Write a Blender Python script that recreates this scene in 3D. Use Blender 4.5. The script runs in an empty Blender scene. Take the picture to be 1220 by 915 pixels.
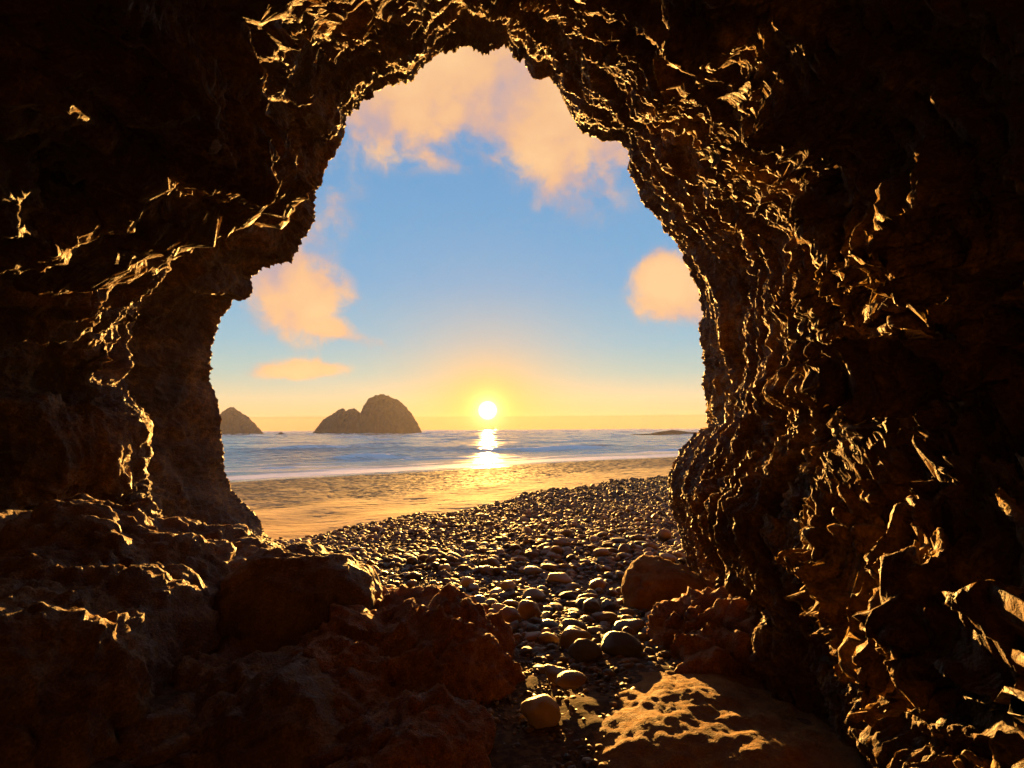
import bpy, math, random
import numpy as np
from mathutils import Matrix, Vector

# ------------------------------------------------------------------ camera, sky, sun, exposure
D2R = math.radians
sc = bpy.context.scene
C = sc.collection
EYE = 4.0
FPX = 20.0 / 36.0 * 1220
PITCH = math.degrees(math.atan((510.8 - 457.5) / FPX))
ROLL = -0.35
SUN_U, SUN_V = 581, 489

cam_d = bpy.data.cameras.new('camera')
cam = bpy.data.objects.new('camera', cam_d)
C.objects.link(cam)
cam_d.lens = 20.0
cam_d.sensor_width = 36.0
cam_d.clip_start = 0.05
cam_d.clip_end = 20000
CAMR = Matrix.Rotation(D2R(90 + PITCH), 4, 'X') @ Matrix.Rotation(D2R(ROLL), 4, 'Z')
cam.matrix_world = Matrix.Translation((0, 0, EYE)) @ CAMR
sc.camera = cam
R3 = np.array(CAMR.to_3x3())


def ray(u, v):
    d = R3 @ np.array([(u - 610.0), -(v - 457.5), -FPX])
    return d / d[1]


def at(u, v, y):
    """the world point seen at photo pixel u, v at depth y"""
    d = ray(u, v)
    return np.array([0, 0, EYE]) + d * y


sd = ray(SUN_U, SUN_V)
sd = sd / np.linalg.norm(sd)
SUN_EL = math.asin(sd[2])
SUN_AZ = math.atan2(sd[0], sd[1])          # from +Y towards +X

sun_d = bpy.data.lights.new('sun', 'SUN')
sun = bpy.data.objects.new('sun', sun_d)
C.objects.link(sun)
sun_d.energy = 5.0
sun_d.angle = D2R(0.55)
sun_d.color = (1.0, 0.48, 0.10)
sun.rotation_euler = Vector(sd).to_track_quat('Z', 'Y').to_euler()

EXPO = 3.0
K = 2.0 ** (-EXPO)
vs = sc.view_settings
vs.view_transform = 'Standard'
vs.look = 'None'
vs.gamma = 1.0
vs.exposure = EXPO
vs.use_curve_mapping = False
sc.cycles.use_denoising = True
try:
    sc.cycles.denoiser = 'OPENIMAGEDENOISE'
except Exception:
    pass
sc.cycles.max_bounces = 6
sc.cycles.diffuse_bounces = 2
sc.cycles.glossy_bounces = 3
sc.cycles.volume_bounces = 1
sc.cycles.caustics_reflective = False
sc.cycles.caustics_refractive = False
sc.cycles.sample_clamp_indirect = 4.0
sc.cycles.sample_clamp_direct = 0.0


def s2l(r, g, b, a=1.0):
    f = lambda c: c / 12.92 if c <= 0.04045 else ((c + 0.055) / 1.055) ** 2.4
    return (f(r / 255), f(g / 255), f(b / 255), a)


class NT:
    """small helper to write node graphs"""
    def __init__(self, tree):
        self.t = tree
        self.n = tree.nodes
        self.l = tree.links

    def node(self, typ, **kw):
        n = self.n.new(typ)
        for k, v in kw.items():
            setattr(n, k, v)
        return n

    def put(self, sock, v):
        if isinstance(v, bpy.types.NodeSocket):
            self.l.new(v, sock)
        elif v is not None:
            if sock.type == 'RGBA' and len(v) == 3:
                v = (*v, 1)
            sock.default_value = v

    def math(self, op, a, b=None, c=None, clamp=False):
        n = self.node('ShaderNodeMath', operation=op, use_clamp=clamp)
        self.put(n.inputs[0], a)
        self.put(n.inputs[1], b)
        self.put(n.inputs[2], c)
        return n.outputs[0]

    def vmath(self, op, a, b=None):
        n = self.node('ShaderNodeVectorMath', operation=op)
        self.put(n.inputs[0], a)
        if b is not None:
            self.put(n.inputs[1], b)
        return n.outputs['Value'] if op in ('DOT_PRODUCT', 'LENGTH', 'DISTANCE') else n.outputs[0]

    def noise(self, vec, scale, detail=4, rough=0.55, dist=0.0, w=None):
        n = self.node('ShaderNodeTexNoise')
        n.inputs['Scale'].default_value = scale
        n.inputs['Detail'].default_value = detail
        n.inputs['Roughness'].default_value = rough
        n.inputs['Distortion'].default_value = dist
        self.put(n.inputs['Vector'], vec)
        return n.outputs['Fac']

    def ramp(self, fac, stops, interp='LINEAR'):
        n = self.node('ShaderNodeValToRGB')
        cr = n.color_ramp
        cr.interpolation = interp
        while len(cr.elements) < len(stops):
            cr.elements.new(0.5)
        for e, (p, c) in zip(cr.elements, stops):
            e.position = p
            e.color = c if len(c) == 4 else (*c, 1)
        self.put(n.inputs[0], fac)
        return n.outputs[0]

    def mix(self, fac, a, b, mode='MIX'):
        n = self.node('ShaderNodeMix', data_type='RGBA', blend_type=mode)
        self.put(n.inputs[0], fac)
        self.put(n.inputs[6], a)
        self.put(n.inputs[7], b)
        return n.outputs[2]

    def mrange(self, v, a, b, c=0.0, d=1.0, smooth=True):
        n = self.node('ShaderNodeMapRange')
        n.interpolation_type = 'SMOOTHSTEP' if smooth else 'LINEAR'
        self.put(n.inputs[0], v)
        for i, x in zip((1, 2, 3, 4), (a, b, c, d)):
            n.inputs[i].default_value = x
        return n.outputs[0]

    def mapping(self, vec, scale=(1, 1, 1), loc=(0, 0, 0), rot=(0, 0, 0)):
        n = self.node('ShaderNodeMapping')
        self.put(n.inputs['Vector'], vec)
        n.inputs['Scale'].default_value = scale
        n.inputs['Location'].default_value = loc
        n.inputs['Rotation'].default_value = rot
        return n.outputs[0]

    def bump(self, h, strength, dist, normal=None):
        n = self.node('ShaderNodeBump')
        n.inputs['Strength'].default_value = strength
        n.inputs['Distance'].default_value = dist
        self.put(n.inputs['Height'], h)
        if normal is not None:
            self.put(n.inputs['Normal'], normal)
        return n.outputs[0]


# world ----------------------------------------------------------------
w = bpy.data.worlds.new('World')
sc.world = w
w.use_nodes = True
w.node_tree.nodes.clear()
N = NT(w.node_tree)
vec = N.node('ShaderNodeTexCoord').outputs['Generated']
sep = N.node('ShaderNodeSeparateXYZ')
N.l.new(vec, sep.inputs[0])
DX, DY, DZ = sep.outputs
elev = N.math('MULTIPLY', N.math('ARCSINE', DZ), 180 / math.pi)
azim = N.math('MULTIPLY', N.math('ARCTAN2', DX, DY), 180 / math.pi)
# base gradient by elevation (degrees / 60)
g = N.math('DIVIDE', elev, 60.0, clamp=True)
sky_col = N.ramp(g, [
    (0.0, s2l(232, 180, 108)), (0.0235, s2l(224, 186, 138)), (0.05, s2l(210, 204, 168)),
    (0.09, s2l(160, 196, 192)), (0.14, s2l(132, 186, 208)), (0.24, s2l(106, 170, 214)),
    (0.42, s2l(94, 158, 208)), (0.62, s2l(98, 154, 206)), (1.0, s2l(60, 100, 155))])
# warm glow round the sun
dots = N.vmath('DOT_PRODUCT', vec, tuple(sd))
ang = N.math('MULTIPLY', N.math('ARCCOSINE', N.math('MINIMUM', dots, 0.999999)), 180 / math.pi)
# the glow is a little wider than tall
glow1 = N.math('EXPONENT', N.math('MULTIPLY', N.math('POWER', N.math('DIVIDE', ang, 7.0), 1.4), -1.0))
glow2 = N.math('EXPONENT', N.math('MULTIPLY', N.math('POWER', N.math('DIVIDE', ang, 2.4), 1.3), -1.0))
col = N.mix(N.math('MULTIPLY', glow1, 0.7), sky_col, s2l(252, 180, 70))
col = N.mix(N.math('MULTIPLY', glow2, 0.9), col, (1.3, 0.60, 0.05, 1))

# clouds: banks of vapour at fixed places of the sky, broken up by noise
warp = N.node('ShaderNodeTexNoise')
warp.inputs['Scale'].default_value = 9
warp.inputs['Detail'].default_value = 3
N.l.new(vec, warp.inputs['Vector'])
wv = N.vmath('ADD', vec, N.vmath('MULTIPLY', N.vmath('SUBTRACT', warp.outputs['Color'], (0.5, 0.5, 0.5)), (0.06, 0.06, 0.06)))
cn = N.noise(wv, 8, 10, 0.6)
cn2 = N.noise(wv, 26, 8, 0.68)
nn = N.math('ADD', N.math('MULTIPLY', N.math('SUBTRACT', cn, 0.5), 2.3), N.math('MULTIPLY', N.math('SUBTRACT', cn2, 0.5), 0.9))


def azel(u, v):
    d = ray(u, v)
    d = d / np.linalg.norm(d)
    return math.degrees(math.atan2(d[0], d[1])), math.degrees(math.asin(d[2]))


def blob(u, v, ru, rv, rot=0.0, k=1.0):
    a0, e0 = azel(u, v)
    c = math.cos(D2R(e0))
    da = N.math('MULTIPLY', N.math('SUBTRACT', azim, a0), c)
    de = N.math('SUBTRACT', elev, e0)
    # local degrees per pixel shrink off axis
    th = math.hypot(u - 610, v - 457) / FPX
    s = math.degrees(1 / FPX) / (1 + th * th) ** 0.75
    cr, sr = math.cos(D2R(rot)), math.sin(D2R(rot))
    x = N.math('DIVIDE', N.math('ADD', N.math('MULTIPLY', da, cr), N.math('MULTIPLY', de, sr)), ru * s)
    y = N.math('DIVIDE', N.math('SUBTRACT', N.math('MULTIPLY', de, cr), N.math('MULTIPLY', da, sr)), rv * s)
    r2 = N.math('ADD', N.math('MULTIPLY', x, x), N.math('MULTIPLY', y, y))
    return N.math('MULTIPLY', N.math('EXPONENT', N.math('MULTIPLY', r2, -1.0)), k)


def total(lst):
    t = lst[0]
    for b in lst[1:]:
        t = N.math('ADD', t, b)
    return t


big = total([blob(575, 95, 170, 62, 0), blob(665, 165, 62, 62, -40, 1.0), blob(475, 140, 75, 50, 8, 0.8),
             blob(520, 190, 60, 12, -20, 0.2), blob(700, 20, 300, 80, 0, 0.9), blob(735, 175, 45, 22, -30, 0.35),
             blob(655, 205, 30, 32, 0, 0.4)])
side = total([blob(355, 355, 60, 44, -25, 1.25), blob(412, 397, 60, 12, -18, 0.75), blob(358, 441, 66, 11, 3, 1.0)])
rgt = total([blob(800, 345, 44, 36, -10, 1.25), blob(775, 320, 26, 16, 20, 0.5), blob(838, 450, 30, 12, 0, 0.4), blob(870, 350, 60, 40, 0, 0.8)])
wisp = total([blob(385, 250, 60, 50, 40, 0.32), blob(720, 250, 100, 40, 0, 0.16)])
body = total([big, side, rgt, wisp])
dens = N.math('ADD', body, N.math('MULTIPLY', nn, N.mrange(body, 0.0, 0.35)))
cm = N.mrange(dens, 0.16, 0.80)
# thin parts keep the blue-grey of the sky, thick parts catch the low sun
tone = N.noise(wv, 10, 6, 0.52)
ccol = N.ramp(N.math('ADD', N.math('MULTIPLY', N.math('MINIMUM', dens, 1.1), 0.24), N.math('MULTIPLY', N.math('SUBTRACT', tone, 0.28), 1.5)), [
    (0.26, s2l(190, 166, 170)), (0.42, s2l(224, 178, 152)), (0.56, s2l(246, 190, 136)), (0.80, s2l(255, 204, 144))])
col = N.mix(N.math('MULTIPLY', cm, 0.95), col, ccol)
# a distant fog bank lies along the horizon
bank = N.mrange(N.math('ADD', elev, N.math('MULTIPLY', N.math('SUBTRACT', N.noise(vec, 14, 3), 0.5), 0.12)), 1.18, 1.30, 1.0, 0.0)
col = N.mix(bank, col, N.mix(1.0, col, (0.70, 0.50, 0.46, 1), 'MULTIPLY'))
# the sun's disc
disc = N.mrange(ang, 0.66, 0.98, 1.0, 0.0)
aur = N.math('EXPONENT', N.math('MULTIPLY', N.math('MAXIMUM', N.math('SUBTRACT', ang, 0.8), 0.0), -1.5))
col = N.mix(1.0, col, N.mix(aur, (0, 0, 0, 1), (1.6, 1.25, 0.5, 1)), 'ADD')
col = N.mix(disc, col, (9.0, 7.6, 4.6, 1))
# below the horizon
col = N.mix(N.mrange(elev, -1.2, -0.2, 1.0, 0.0), col, s2l(120, 100, 80))
bg = N.node('ShaderNodeBackground')
N.put(bg.inputs[0], col)
bg.inputs[1].default_value = K
nish = N.node('ShaderNodeTexSky', sky_type='NISHITA')
nish.sun_disc = False
nish.sun_elevation = SUN_EL
nish.sun_rotation = SUN_AZ
bg2 = N.node('ShaderNodeBackground')
N.put(bg2.inputs[0], N.mix(1.0, nish.outputs[0], (0.03, 0.03, 0.03, 1), 'MULTIPLY'))
bg2.inputs[1].default_value = 0.05
addw = N.node('ShaderNodeAddShader')
N.l.new(bg.outputs[0], addw.inputs[0])
N.l.new(bg2.outputs[0], addw.inputs[1])
wo = N.node('ShaderNodeOutputWorld')
N.l.new(addw.outputs[0], wo.inputs[0])
w.cycles.sampling_method = 'MANUAL'
w.cycles.sample_map_resolution = 1024

# ------------------------------------------------------------------ noise in numpy
rs = np.random.RandomState(7)
PERM = rs.permutation(256).astype(np.int32)
PERM = np.concatenate([PERM, PERM])
GRAD = rs.normal(size=(256, 3)).astype(np.float32)
GRAD /= np.linalg.norm(GRAD, axis=1)[:, None]
RND = rs.rand(256, 3).astype(np.float32)


def perlin(p):
    p = p.astype(np.float32)
    sh = p.shape[:-1]
    p = p.reshape(-1, 3)
    i = np.floor(p).astype(np.int32)
    f = p - i
    i &= 255
    u = f * f * f * (f * (f * 6 - 15) + 10)
    res = 0
    for dx in (0, 1):
        wx = u[:, 0] if dx else 1 - u[:, 0]
        hx = PERM[(i[:, 0] + dx) & 255]
        for dy in (0, 1):
            wy = u[:, 1] if dy else 1 - u[:, 1]
            hy = PERM[hx + ((i[:, 1] + dy) & 255)]
            for dz in (0, 1):
                wz = u[:, 2] if dz else 1 - u[:, 2]
                h = PERM[hy + ((i[:, 2] + dz) & 255)]
                gr = GRAD[h]
                dd = gr[:, 0] * (f[:, 0] - dx) + gr[:, 1] * (f[:, 1] - dy) + gr[:, 2] * (f[:, 2] - dz)
                res = res + wx * wy * wz * dd
    return (res * 1.6).reshape(sh)


def fbm(p, octs=4, gain=0.5, lac=2.03):
    a, s, t = 1.0, 1.0, 0
    for k in range(octs):
        t = t + a * perlin(p * s + 17.3 * k)
        a *= gain
        s *= lac
    return t


def ridged(p, octs=4, gain=0.5, lac=2.07):
    a, s, t, wgt = 1.0, 1.0, 0, 1.0
    for k in range(octs):
        n = 1 - np.abs(perlin(p * s + 9.1 * k))
        n = n * n * wgt
        wgt = np.clip(n * 1.6, 0, 1)
        t = t + a * n
        a *= gain
        s *= lac
    return t


def worley(p):
    """F1, F2 and the id value of the nearest cell"""
    sh = p.shape[:-1]
    p = p.astype(np.float32).reshape(-1, 3)
    i = np.floor(p).astype(np.int32)
    f = p - i
    f1 = np.full(len(p), 9.0, np.float32)
    f2 = f1.copy()
    cid = np.zeros(len(p), np.float32)
    for dx in (-1, 0, 1):
        hx = PERM[(i[:, 0] + dx) & 255]
        for dy in (-1, 0, 1):
            hy = PERM[hx + ((i[:, 1] + dy) & 255)]
            for dz in (-1, 0, 1):
                h = PERM[hy + ((i[:, 2] + dz) & 255)]
                o = RND[h]
                d = np.sqrt((o[:, 0] + dx - f[:, 0]) ** 2 + (o[:, 1] + dy - f[:, 1]) ** 2 + (o[:, 2] + dz - f[:, 2]) ** 2)
                m = d < f1
                f2 = np.where(m, f1, np.minimum(f2, d))
                cid = np.where(m, h / 255.0, cid)
                f1 = np.where(m, d, f1)
    return f1.reshape(sh), f2.reshape(sh), cid.reshape(sh)


def sstep(x, a, b):
    t = np.clip((x - a) / (b - a), 0, 1)
    return t * t * (3 - 2 * t)


# ------------------------------------------------------------------ mesh helpers
def tag(o, label=None, cat=None, group=None, kind=None):
    if label: o['label'] = label
    if cat: o['category'] = cat
    if group: o['group'] = group
    if kind: o['kind'] = kind
    return o


def mesh_from(name, V, F, mat, smooth=True):
    """V (n,3), F (m,k) arrays"""
    me = bpy.data.meshes.new(name)
    V = np.ascontiguousarray(V, np.float32).reshape(-1, 3)
    F = np.ascontiguousarray(F, np.int32)
    m, k = F.shape
    me.vertices.add(len(V))
    me.vertices.foreach_set('co', V.ravel())
    me.loops.add(m * k)
    me.loops.foreach_set('vertex_index', F.ravel())
    me.polygons.add(m)
    me.polygons.foreach_set('loop_start', np.arange(0, m * k, k, dtype=np.int32))
    me.polygons.foreach_set('loop_total', np.full(m, k, np.int32))
    me.update(calc_edges=True)
    if smooth:
        me.polygons.foreach_set('use_smooth', np.ones(m, bool))
    me.materials.append(mat)
    return me


def link(name, me, parent=None):
    o = bpy.data.objects.new(name, me)
    C.objects.link(o)
    if parent is not None:
        o.parent = parent
    return o


def grid_faces(R, Cc, flip=False):
    a = np.arange(R * Cc, dtype=np.int32).reshape(R, Cc)
    q = np.stack([a[:-1, :-1], a[:-1, 1:], a[1:, 1:], a[1:, :-1]], -1).reshape(-1, 4)
    return q[:, ::-1] if flip else q


def grid_normals(P):
    dr = np.gradient(P, axis=0)
    dc = np.gradient(P, axis=1)
    n = np.cross(dr, dc)
    return n / (np.linalg.norm(n, axis=-1, keepdims=True) + 1e-9)


def ico(sub):
    import bmesh
    bm = bmesh.new()
    bmesh.ops.create_icosphere(bm, subdivisions=sub, radius=1.0)
    V = np.array([v.co[:] for v in bm.verts], np.float32)
    F = np.array([[v.index for v in f.verts] for f in bm.faces], np.int32)
    bm.free()
    return V, F


def blur(A, k):
    """box blur of a (rows, cols, 3) array, k cells each way, twice"""
    for ax in (0, 1, 0, 1):
        pad = [(0, 0)] * 3
        pad[ax] = (k + 1, k)
        c = np.cumsum(np.pad(A, pad, mode='edge'), axis=ax, dtype=np.float64)
        n_ = A.shape[ax]
        hi = np.take(c, np.arange(2 * k + 1, 2 * k + 1 + n_), axis=ax)
        lo = np.take(c, np.arange(0, n_), axis=ax)
        A = ((hi - lo) / (2 * k + 1)).astype(np.float32)
    return A / (np.linalg.norm(A, axis=-1, keepdims=True) + 1e-9)


ICO = {k: ico(k) for k in (1, 2, 3, 4, 5, 6)}
ICO_BIG = {}

# ------------------------------------------------------------------ materials
def new_mat(name):
    m = bpy.data.materials.new(name)
    m.use_nodes = True
    m.node_tree.nodes.clear()
    n = NT(m.node_tree)
    out = n.node('ShaderNodeOutputMaterial')
    b = n.node('ShaderNodeBsdfPrincipled')
    n.l.new(b.outputs[0], out.inputs[0])
    return m, n, b


def rock_mat(name, dark, mid, pale, scale=1.0, rough=(0.35, 0.75), bumpk=1.0, spec=0.5):
    m, n, b = new_mat(name)
    co = n.node('ShaderNodeTexCoord').outputs['Object']
    a = n.noise(co, 1.3 * scale, 6, 0.6, 0.4)
    c2 = n.noise(co, 9 * scale, 6, 0.62)
    c3 = n.noise(co, 45 * scale, 4, 0.6)
    t = n.math('ADD', n.math('MULTIPLY', a, 0.55), n.math('MULTIPLY', c2, 0.45))
    colr = n.ramp(t, [(0.36, dark), (0.5, mid), (0.64, pale)])
    colr = n.mix(n.mrange(c3, 0.40, 0.62, 0.0, 0.45), colr, dark, 'MIX')
    n.put(b.inputs['Base Color'], colr)
    n.put(b.inputs['Roughness'], n.mrange(c2, 0.38, 0.62, rough[0], rough[1]))
    b.inputs['Specular IOR Level'].default_value = spec
    f1 = n.noise(co, 26 * scale, 6, 0.65, 0.3)
    f2 = n.noise(co, 110 * scale, 4, 0.6)
    vor = n.node('ShaderNodeTexVoronoi', feature='F1')
    n.put(vor.inputs['Vector'], co)
    vor.inputs['Scale'].default_value = 38 * scale
    h = n.math('ADD', n.math('ADD', f1, n.math('MULTIPLY', f2, 0.3)), n.math('MULTIPLY', vor.outputs['Distance'], 0.35))
    n.put(b.inputs['Normal'], n.bump(h, 0.9 * bumpk, 0.035 / scale))
    return m


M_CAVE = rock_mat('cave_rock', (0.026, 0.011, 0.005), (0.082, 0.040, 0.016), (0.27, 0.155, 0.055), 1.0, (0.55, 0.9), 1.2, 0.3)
M_CAVE_R = rock_mat('brightened_ochre_cave_rock', (0.034, 0.015, 0.006), (0.14, 0.075, 0.026), (0.44, 0.27, 0.08), 1.0, (0.55, 0.9), 1.2, 0.3)  # ochre tint, with sunlight painted in: paler albedo brightens the lit right wall
M_RED = rock_mat('red_brown_rock', (0.09, 0.032, 0.011), (0.28, 0.115, 0.04), (0.44, 0.22, 0.075), 2.2, (0.65, 0.92), 1.7, 0.25)
M_OCHRE = rock_mat('ochre_rock', (0.12, 0.056, 0.018), (0.21, 0.11, 0.034), (0.30, 0.17, 0.054), 2.4, (0.8, 0.98), 0.9, 0.12)
M_SHELF = rock_mat('brown_shelf_rock', (0.05, 0.023, 0.011), (0.17, 0.09, 0.04), (0.30, 0.18, 0.08), 1.5, (0.6, 0.9), 1.2, 0.25)
M_STACK = rock_mat('sea_stack_rock', (0.03, 0.024, 0.016), (0.07, 0.055, 0.035), (0.12, 0.10, 0.06), 0.05, (0.8, 0.95), 0.25, 0.1)


def stone_mat(name, a, c, rough=0.42):
    m, n, b = new_mat(name)
    co = n.node('ShaderNodeTexCoord').outputs['Object']
    oi = n.node('ShaderNodeObjectInfo').outputs['Random']
    geo = n.node('ShaderNodeNewGeometry').outputs['Random Per Island']
    t = n.noise(co, 14, 5, 0.6)
    r = n.math('FRACT', n.math('ADD', n.math('MULTIPLY', oi, 7.13), geo))
    k = n.math('ADD', n.math('MULTIPLY', t, 0.5), n.math('MULTIPLY', r, 0.6))
    n.put(b.inputs['Base Color'], n.ramp(k, [(0.25, a), (0.85, c)]))
    n.put(b.inputs['Roughness'], n.mrange(t, 0.35, 0.65, rough - 0.12, rough + 0.15))
    h = n.noise(co, 60, 5, 0.6)
    n.put(b.inputs['Normal'], n.bump(h, 0.5, 0.012))
    b.inputs['Specular IOR Level'].default_value = 0.32
    return m


M_STONES = [stone_mat('grey_stone', (0.04, 0.033, 0.026), (0.13, 0.10, 0.07), 0.6),
            stone_mat('brown_stone', (0.06, 0.033, 0.018), (0.17, 0.10, 0.05), 0.5),
            stone_mat('tan_stone', (0.18, 0.125, 0.065), (0.38, 0.28, 0.15), 0.55),
            stone_mat('dark_stone', (0.022, 0.018, 0.015), (0.07, 0.055, 0.042), 0.45)]
M_SHINGLE = stone_mat('shingle', (0.016, 0.012, 0.009), (0.16, 0.105, 0.058), 0.66)

# ------------------------------------------------------------------ ground
XS = np.array([-30, -6.2, -1.6, 1.2, 5.2, 10, 20, 60.])
YP = np.array([9, 16, 22, 27, 32, 36.5, 44, 70.])


def shore_y(x):
    return 64 + 0.76 * np.clip(x, -40, 60) + 1.2 * np.sin(x * 0.09 + 1) + 0.6 * np.sin(x * 0.23)


def pebble_y(x):
    return np.interp(x, XS, YP) + 0.5 * np.sin(x * 1.3) + 0.25 * np.sin(x * 3.7 + 1)


def ground_z(x, y):
    x = np.asarray(x, float)
    y = np.asarray(y, float)
    yp = pebble_y(x)
    ys = shore_y(x)
    t = np.clip((y - yp) / (ys - yp), 0, 4)
    sand = np.where(t < 1, 0.95 * np.abs(1 - t) ** 1.15, -(t - 1) * 0.9)
    sand = np.maximum(sand, -6)
    u = np.clip((y - 3.5) / (yp - 3.5), 0, 1)
    bank = 0.95 + 0.10 * sstep(1 - u, 0, 0.06) + 1.28 * (1 - u) ** 1.15
    z = np.where(y < yp, bank, sand)
    # gully in the middle, floor rising to both walls and towards the back of the cave
    near = 1 - sstep(y, 6, 12)
    z = z + near * (0.05 * np.clip(np.abs(x - 0.55) - 0.6, 0, 3) ** 1.5)
    z = z + 0.05 * np.sin(x * 1.1 + 0.4) * np.sin(y * 0.7) * (1 - sstep(y, 20, 40))
    return z


def make_ground():
    ny, nx = 900, 620
    # denser close by
    yy = np.concatenate([np.linspace(-7, 2, 60, endpoint=False), np.linspace(2, 14, 420, endpoint=False), np.geomspace(14, 80, 560, endpoint=False), np.geomspace(80, 2300, 80)])
    tt = np.linspace(-1, 1, nx)
    xs = np.sign(tt) * np.abs(tt) ** 1.25
    half = np.interp(yy, [-7, 14, 80, 2300], [9, 22, 95, 2300])
    X = xs[None, :] * half[:, None]
    Y = np.repeat(yy[:, None], nx, 1)
    Z = ground_z(X, Y)
    P = np.stack([X, Y, Z], -1)
    yp, ysh = pebble_y(X), shore_y(X)
    onsand = sstep(Y - yp, -0.3, 0.6) * (1 - sstep(Y - ysh, -3.5, 0.5))
    wet = sstep((Y - yp) / (ysh - yp) + 0.05 * fbm(np.stack([X * 0.15, Y * 0.3, X * 0], -1), 3), 0.22, 0.36)
    rip = fbm(np.stack([X * 0.8, Y * 1.5, X * 0], -1), 4, 0.6)
    foot = ridged(np.stack([X * 3.1 + 5, Y * 3.3, X * 0 + 3], -1), 3)
    dist = np.clip(Y / 30, 0.7, 2.2)
    Z = Z + onsand * dist * (0.014 * rip + 0.011 * (foot - 0.8) * (0.5 + 1.1 * wet * (1 - sstep((Y - yp) / (ysh - yp), 0.82, 0.97))))
    near = 1 - sstep(Y, 5, 9)
    Z = Z + near * (0.03 * fbm(np.stack([X * 1.5, Y * 1.5, X * 0], -1), 6, 0.6))
    P[..., 2] = Z
    me = mesh_from('ground', P, grid_faces(len(yy), nx, True), M_GROUND)
    a = me.attributes.new('wet', 'FLOAT', 'POINT')
    a.data.foreach_set('value', wet.astype(np.float32).ravel())
    a = me.attributes.new('gravel', 'FLOAT', 'POINT')
    a.data.foreach_set('value', (1 - sstep(Y - yp, -0.2, 0.2)).astype(np.float32).ravel())
    a = me.attributes.new('strip', 'FLOAT', 'POINT')
    tq = (Y - yp) / (ysh - yp)
    a.data.foreach_set('value', (sstep(tq, 0.86, 0.93)).astype(np.float32).ravel())
    o = link('ground', me)
    tag(o, kind='structure')
    return o


M_GROUND, n, b = new_mat('sand')
co = n.node('ShaderNodeNewGeometry').outputs['Position']
wet = n.node('ShaderNodeAttribute', attribute_name='wet').outputs['Fac']
grv = n.node('ShaderNodeAttribute', attribute_name='gravel').outputs['Fac']
big_n = n.noise(n.mapping(co, (0.25, 0.8, 1)), 1.0, 6, 0.6)
fine = n.noise(co, 22, 5, 0.6)
dry = n.ramp(big_n, [(0.35, (0.36, 0.215, 0.085)), (0.65, (0.56, 0.36, 0.155))])
wetc = n.ramp(big_n, [(0.38, (0.13, 0.088, 0.045)), (0.60, (0.36, 0.235, 0.11))])
cc = n.mix(wet, dry, wetc)
cc = n.mix(n.mrange(fine, 0.58, 0.68, 0, 0.6), cc, (0.06, 0.045, 0.03, 1))
cc = n.mix(grv, cc, n.ramp(fine, [(0.4, (0.045, 0.03, 0.02)), (0.62, (0.11, 0.07, 0.04))]))
n.put(b.inputs['Base Color'], cc)
strip = n.node('ShaderNodeAttribute', attribute_name='strip').outputs['Fac']
rr = n.math('SUBTRACT', n.math('ADD', n.mrange(wet, 0, 1, 0.95, 0.80), n.math('MULTIPLY', grv, 0.15)), n.math('MULTIPLY', strip, 0.68))
n.put(b.inputs['Roughness'], rr)
n.put(b.inputs['Specular IOR Level'], n.mrange(strip, 0, 1, 0.10, 0.35))
hh = n.math('ADD', n.noise(n.mapping(co, (1, 1.3, 1)), 5.5, 8, 0.72), n.math('MULTIPLY', fine, 0.18))
bn = n.node('ShaderNodeBump')
bn.inputs['Distance'].default_value = 0.05
n.put(bn.inputs['Strength'], n.mrange(strip, 0, 1, 0.38, 0.02))
n.put(bn.inputs['Height'], hh)
n.put(b.inputs['Normal'], bn.outputs[0])
make_ground()

# ------------------------------------------------------------------ sea
M_SEA, n, b = new_mat('sea_water')
co = n.node('ShaderNodeNewGeometry').outputs['Position']
fo = n.node('ShaderNodeAttribute', attribute_name='foam').outputs['Fac']
fn = n.noise(n.mapping(co, (0.10, 0.8, 1)), 1.6, 9, 0.72, 0.5)
fm = n.mrange(n.math('ADD', fo, n.math('MULTIPLY', n.math('SUBTRACT', fn, 0.5), 1.6)), 0.42, 0.72)
n.put(b.inputs['Base Color'], n.mix(fm, (0.32, 0.27, 0.21, 1), (0.86, 0.80, 0.74, 1)))
n.put(b.inputs['Roughness'], n.mrange(fm, 0, 1, 0.16, 0.8))
b.inputs['IOR'].default_value = 1.333
n.put(b.inputs['Specular IOR Level'], n.mrange(fm, 0, 1, 0.30, 0.06))
w1 = n.noise(n.mapping(co, (0.22, 0.9, 1)), 1.4, 7, 0.66, 0.3)
w2 = n.noise(n.mapping(co, (0.02, 0.09, 1)), 1.0, 7, 0.62, 0.2)
hh = n.math('ADD', n.math('MULTIPLY', w1, 0.22), n.math('MULTIPLY', w2, 0.9))
n.put(b.inputs['Normal'], n.bump(hh, 0.38, 1.0))


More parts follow.
